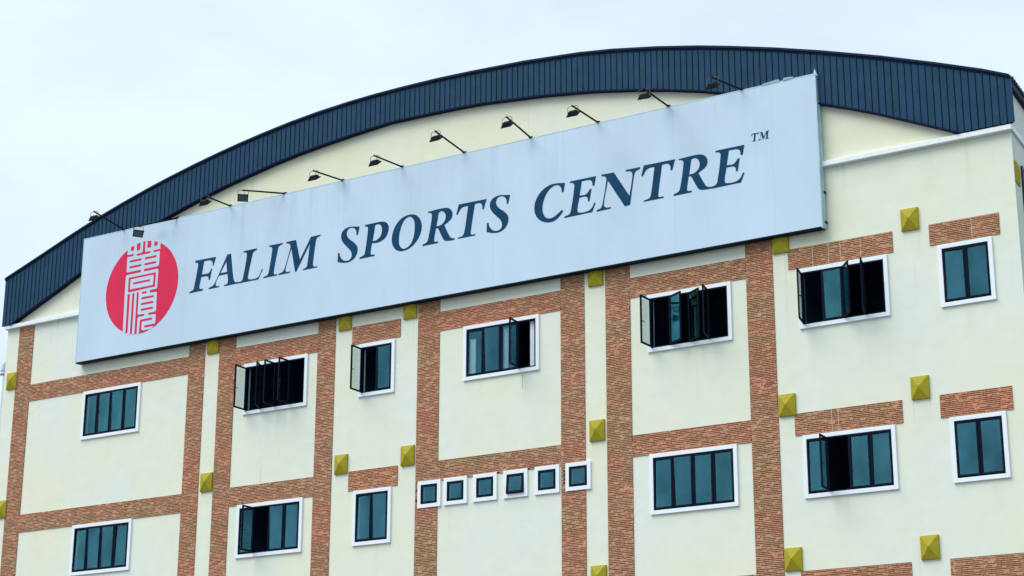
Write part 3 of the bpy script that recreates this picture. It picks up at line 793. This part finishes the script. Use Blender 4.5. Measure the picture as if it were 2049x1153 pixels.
# ---------------------------------------------------------------- floodlights on arms above the board
LAMPS = [
    (-10.68, (-10.81,-1.42,20.35), 0, 0, 'leftmost black floodlight, jutting past the roof edge against the sky'),
    (-8.55, (-9.27,-1.14,19.69), 55, 1, 'black floodlight swung down in front of the signboard above the red emblem'),
    (-6.55, (-6.49,-1.44,20.02), 0, 0, 'third black floodlight from the left, at the lower edge of the navy fascia'),
    (-4.53, (-5.33,-1.16,20.05), 42, 1, 'black floodlight with its arm swung sideways and pale lens showing'),
    (-2.49, (-2.59,-1.44,20.01), 0, 0, 'fifth black floodlight from the left, above the gap after FALIM'),
    (-.46, (-.54,-1.44,20.04), 0, 0, 'sixth black floodlight from the left, above the letter P of SPORTS'),
    (1.58, (1.41,-1.40,20.35), 0, 0, 'seventh black floodlight from the left, on the longest rising arm'),
    (3.66, (3.66,-1.44,20.26), 0, 0, 'eighth black floodlight from the left, before the C of CENTRE'),
    (5.69, (5.62,-1.44,20.14), 0, 0, 'third black floodlight from the right end of the row'),
    (7.73, (7.66,-1.44,20.15), 0, 0, 'second black floodlight from the right, touching the lower fascia edge'),
    (9.76, (9.52,-1.42,20.04), 0, 0, 'rightmost black floodlight, dark against the navy metal fascia'),
]
for bx, tip, yaw, facing, lab in LAMPS:
    base = Vector((bx, SY+.02, 20.085)); tip = Vector(tip)
    t = empty('floodlight', base)
    tag(t, lab, 'floodlight', 'floodlights on arms above the signboard')
    d = tip - base
    a = MB(); a.tube([(0,0,0), tuple(d)], .024, 8); a.build('arm', M['black'], t, smooth=True)
    a = MB(); a.box(-.05, .05, -.035, .035, -.004, .03); a.build('mounting_foot', M['black'], t)
    hang = .205
    c = d + Vector((0, .04, -hang))
    rot = Matrix.Rotation(R(yaw + random.uniform(-8, 8)), 4, 'Z')
    wv = Matrix.Translation(c) @ rot
    def tr(p): return tuple(wv @ Vector(p))
    a = MB(); u = .145
    a.tube([tr((-u,0,.0)), tr((-u,0,hang-.03)), tr((-u+.035,0,hang)), tr((u-.035,0,hang)), tr((u,0,hang-.03)), tr((u,0,0))], .0075, 6)
    a.build('yoke', M['wire'] if not facing else M['black'], t)
    a = MB(); a.tube([tr((.03,0,hang)), tr((.055,.02,hang*.62)), tr((.04,.03,.05))], .005, 5); a.build('cable', M['wire'], t)
    tilt = Matrix.Rotation(R(36 + random.uniform(-7, 7)) if not facing else R(-38), 4, 'X')   # lens looks at the board, down and back
    hv = wv @ tilt
    def th(p): return tuple(hv @ Vector(p))
    a = MB()
    a.hexa([th(p) for p in ((-.15,-.12,-.035),(.15,-.12,-.035),(.15,.12,-.035),(-.15,.12,-.035),(-.15,-.12,-.012),(.15,-.12,-.012),(.15,.12,-.012),(-.15,.12,-.012))])
    a.hexa([th(p) for p in ((-.14,-.11,-.0119),(.14,-.11,-.0119),(.14,.11,-.0119),(-.14,.11,-.0119),(-.085,-.055,.075),(.085,-.055,.075),(.085,.055,.075),(-.085,.055,.075))])
    hs = a.build('lamp_housing', M['black'], t)
    a = MB(); a.hexa([th(p) for p in ((-.125,-.095,-.041),(.125,-.095,-.041),(.125,.095,-.041),(-.125,.095,-.041),(-.125,-.095,-.036),(.125,-.095,-.036),(.125,.095,-.036),(-.125,.095,-.036))])
    a.build('lens', M['lens'], hs)

# ---------------------------------------------------------------- small things
t = empty('drainpipe', (-15.655, .05, 0))
tag(t, 'white plastic drainpipe with a bent top at the left corner', 'drainpipe')
q = MB(); q.tube([(0,0,0), (0,0,8), (0,0,16.36)], .085, 16); q.build('pipe', M['pvc'], t, smooth=True)
q = MB(); q.tube([(0,0,16.34),(0,0,16.48),(-.02,.02,16.6),(.03,.05,16.70),(.12,.10,16.76),(.2,.2,16.78)], .098, 16); q.build('elbow', M['pvc'], t, smooth=True)
for z in (16.35, 13.4, 10.4):
    q = MB(); q.tube([(0,0,z-.04),(0,0,z+.04)], .104, 16); q.build('collar', M['pvc'], t, smooth=True)
q = MB(); q.tube([(3.305,-.06,13.80),(3.308,-.07,13.66),(3.303,-.065,13.52),(3.307,-.068,13.40)], .007, 6)
tag(q.build('hanging_cord', M['cord']), 'thin brown cord hanging below the open casement of the middle window', 'cord')
def white_strip(x0, x1, z0, z1, y, label):  # added white sheets near the glass, standing in for pale strips indoors
    q = MB(); n = 10
    for i in range(n):
        a = x0+(x1-x0)*i/n; c = x0+(x1-x0)*(i+1)/n
        ya, yc = y+.02*math.sin(i*1.9), y+.02*math.sin((i+1)*1.9)
        q.hexa([(a,ya,z0),(c,yc,z0),(c,yc+.012,z0),(a,ya+.012,z0),(a,ya,z1),(c,yc,z1),(c,yc+.012,z1),(a,ya+.012,z1)])
    tag(q.build('white_strip', M['pale_in'], smooth=False), label, 'white_strip', 'white strips in the middle window')
white_strip(1.62, 1.80, 13.90, 14.95, .062, 'white strip behind the leftmost pane of the middle window')
white_strip(2.66, 2.80, 13.90, 15.10, .062, 'white strip behind the third pane of the middle window')
white_strip(3.46, 3.66, 13.90, 15.20, .062, 'white strip at the right of the open casement in the middle window')
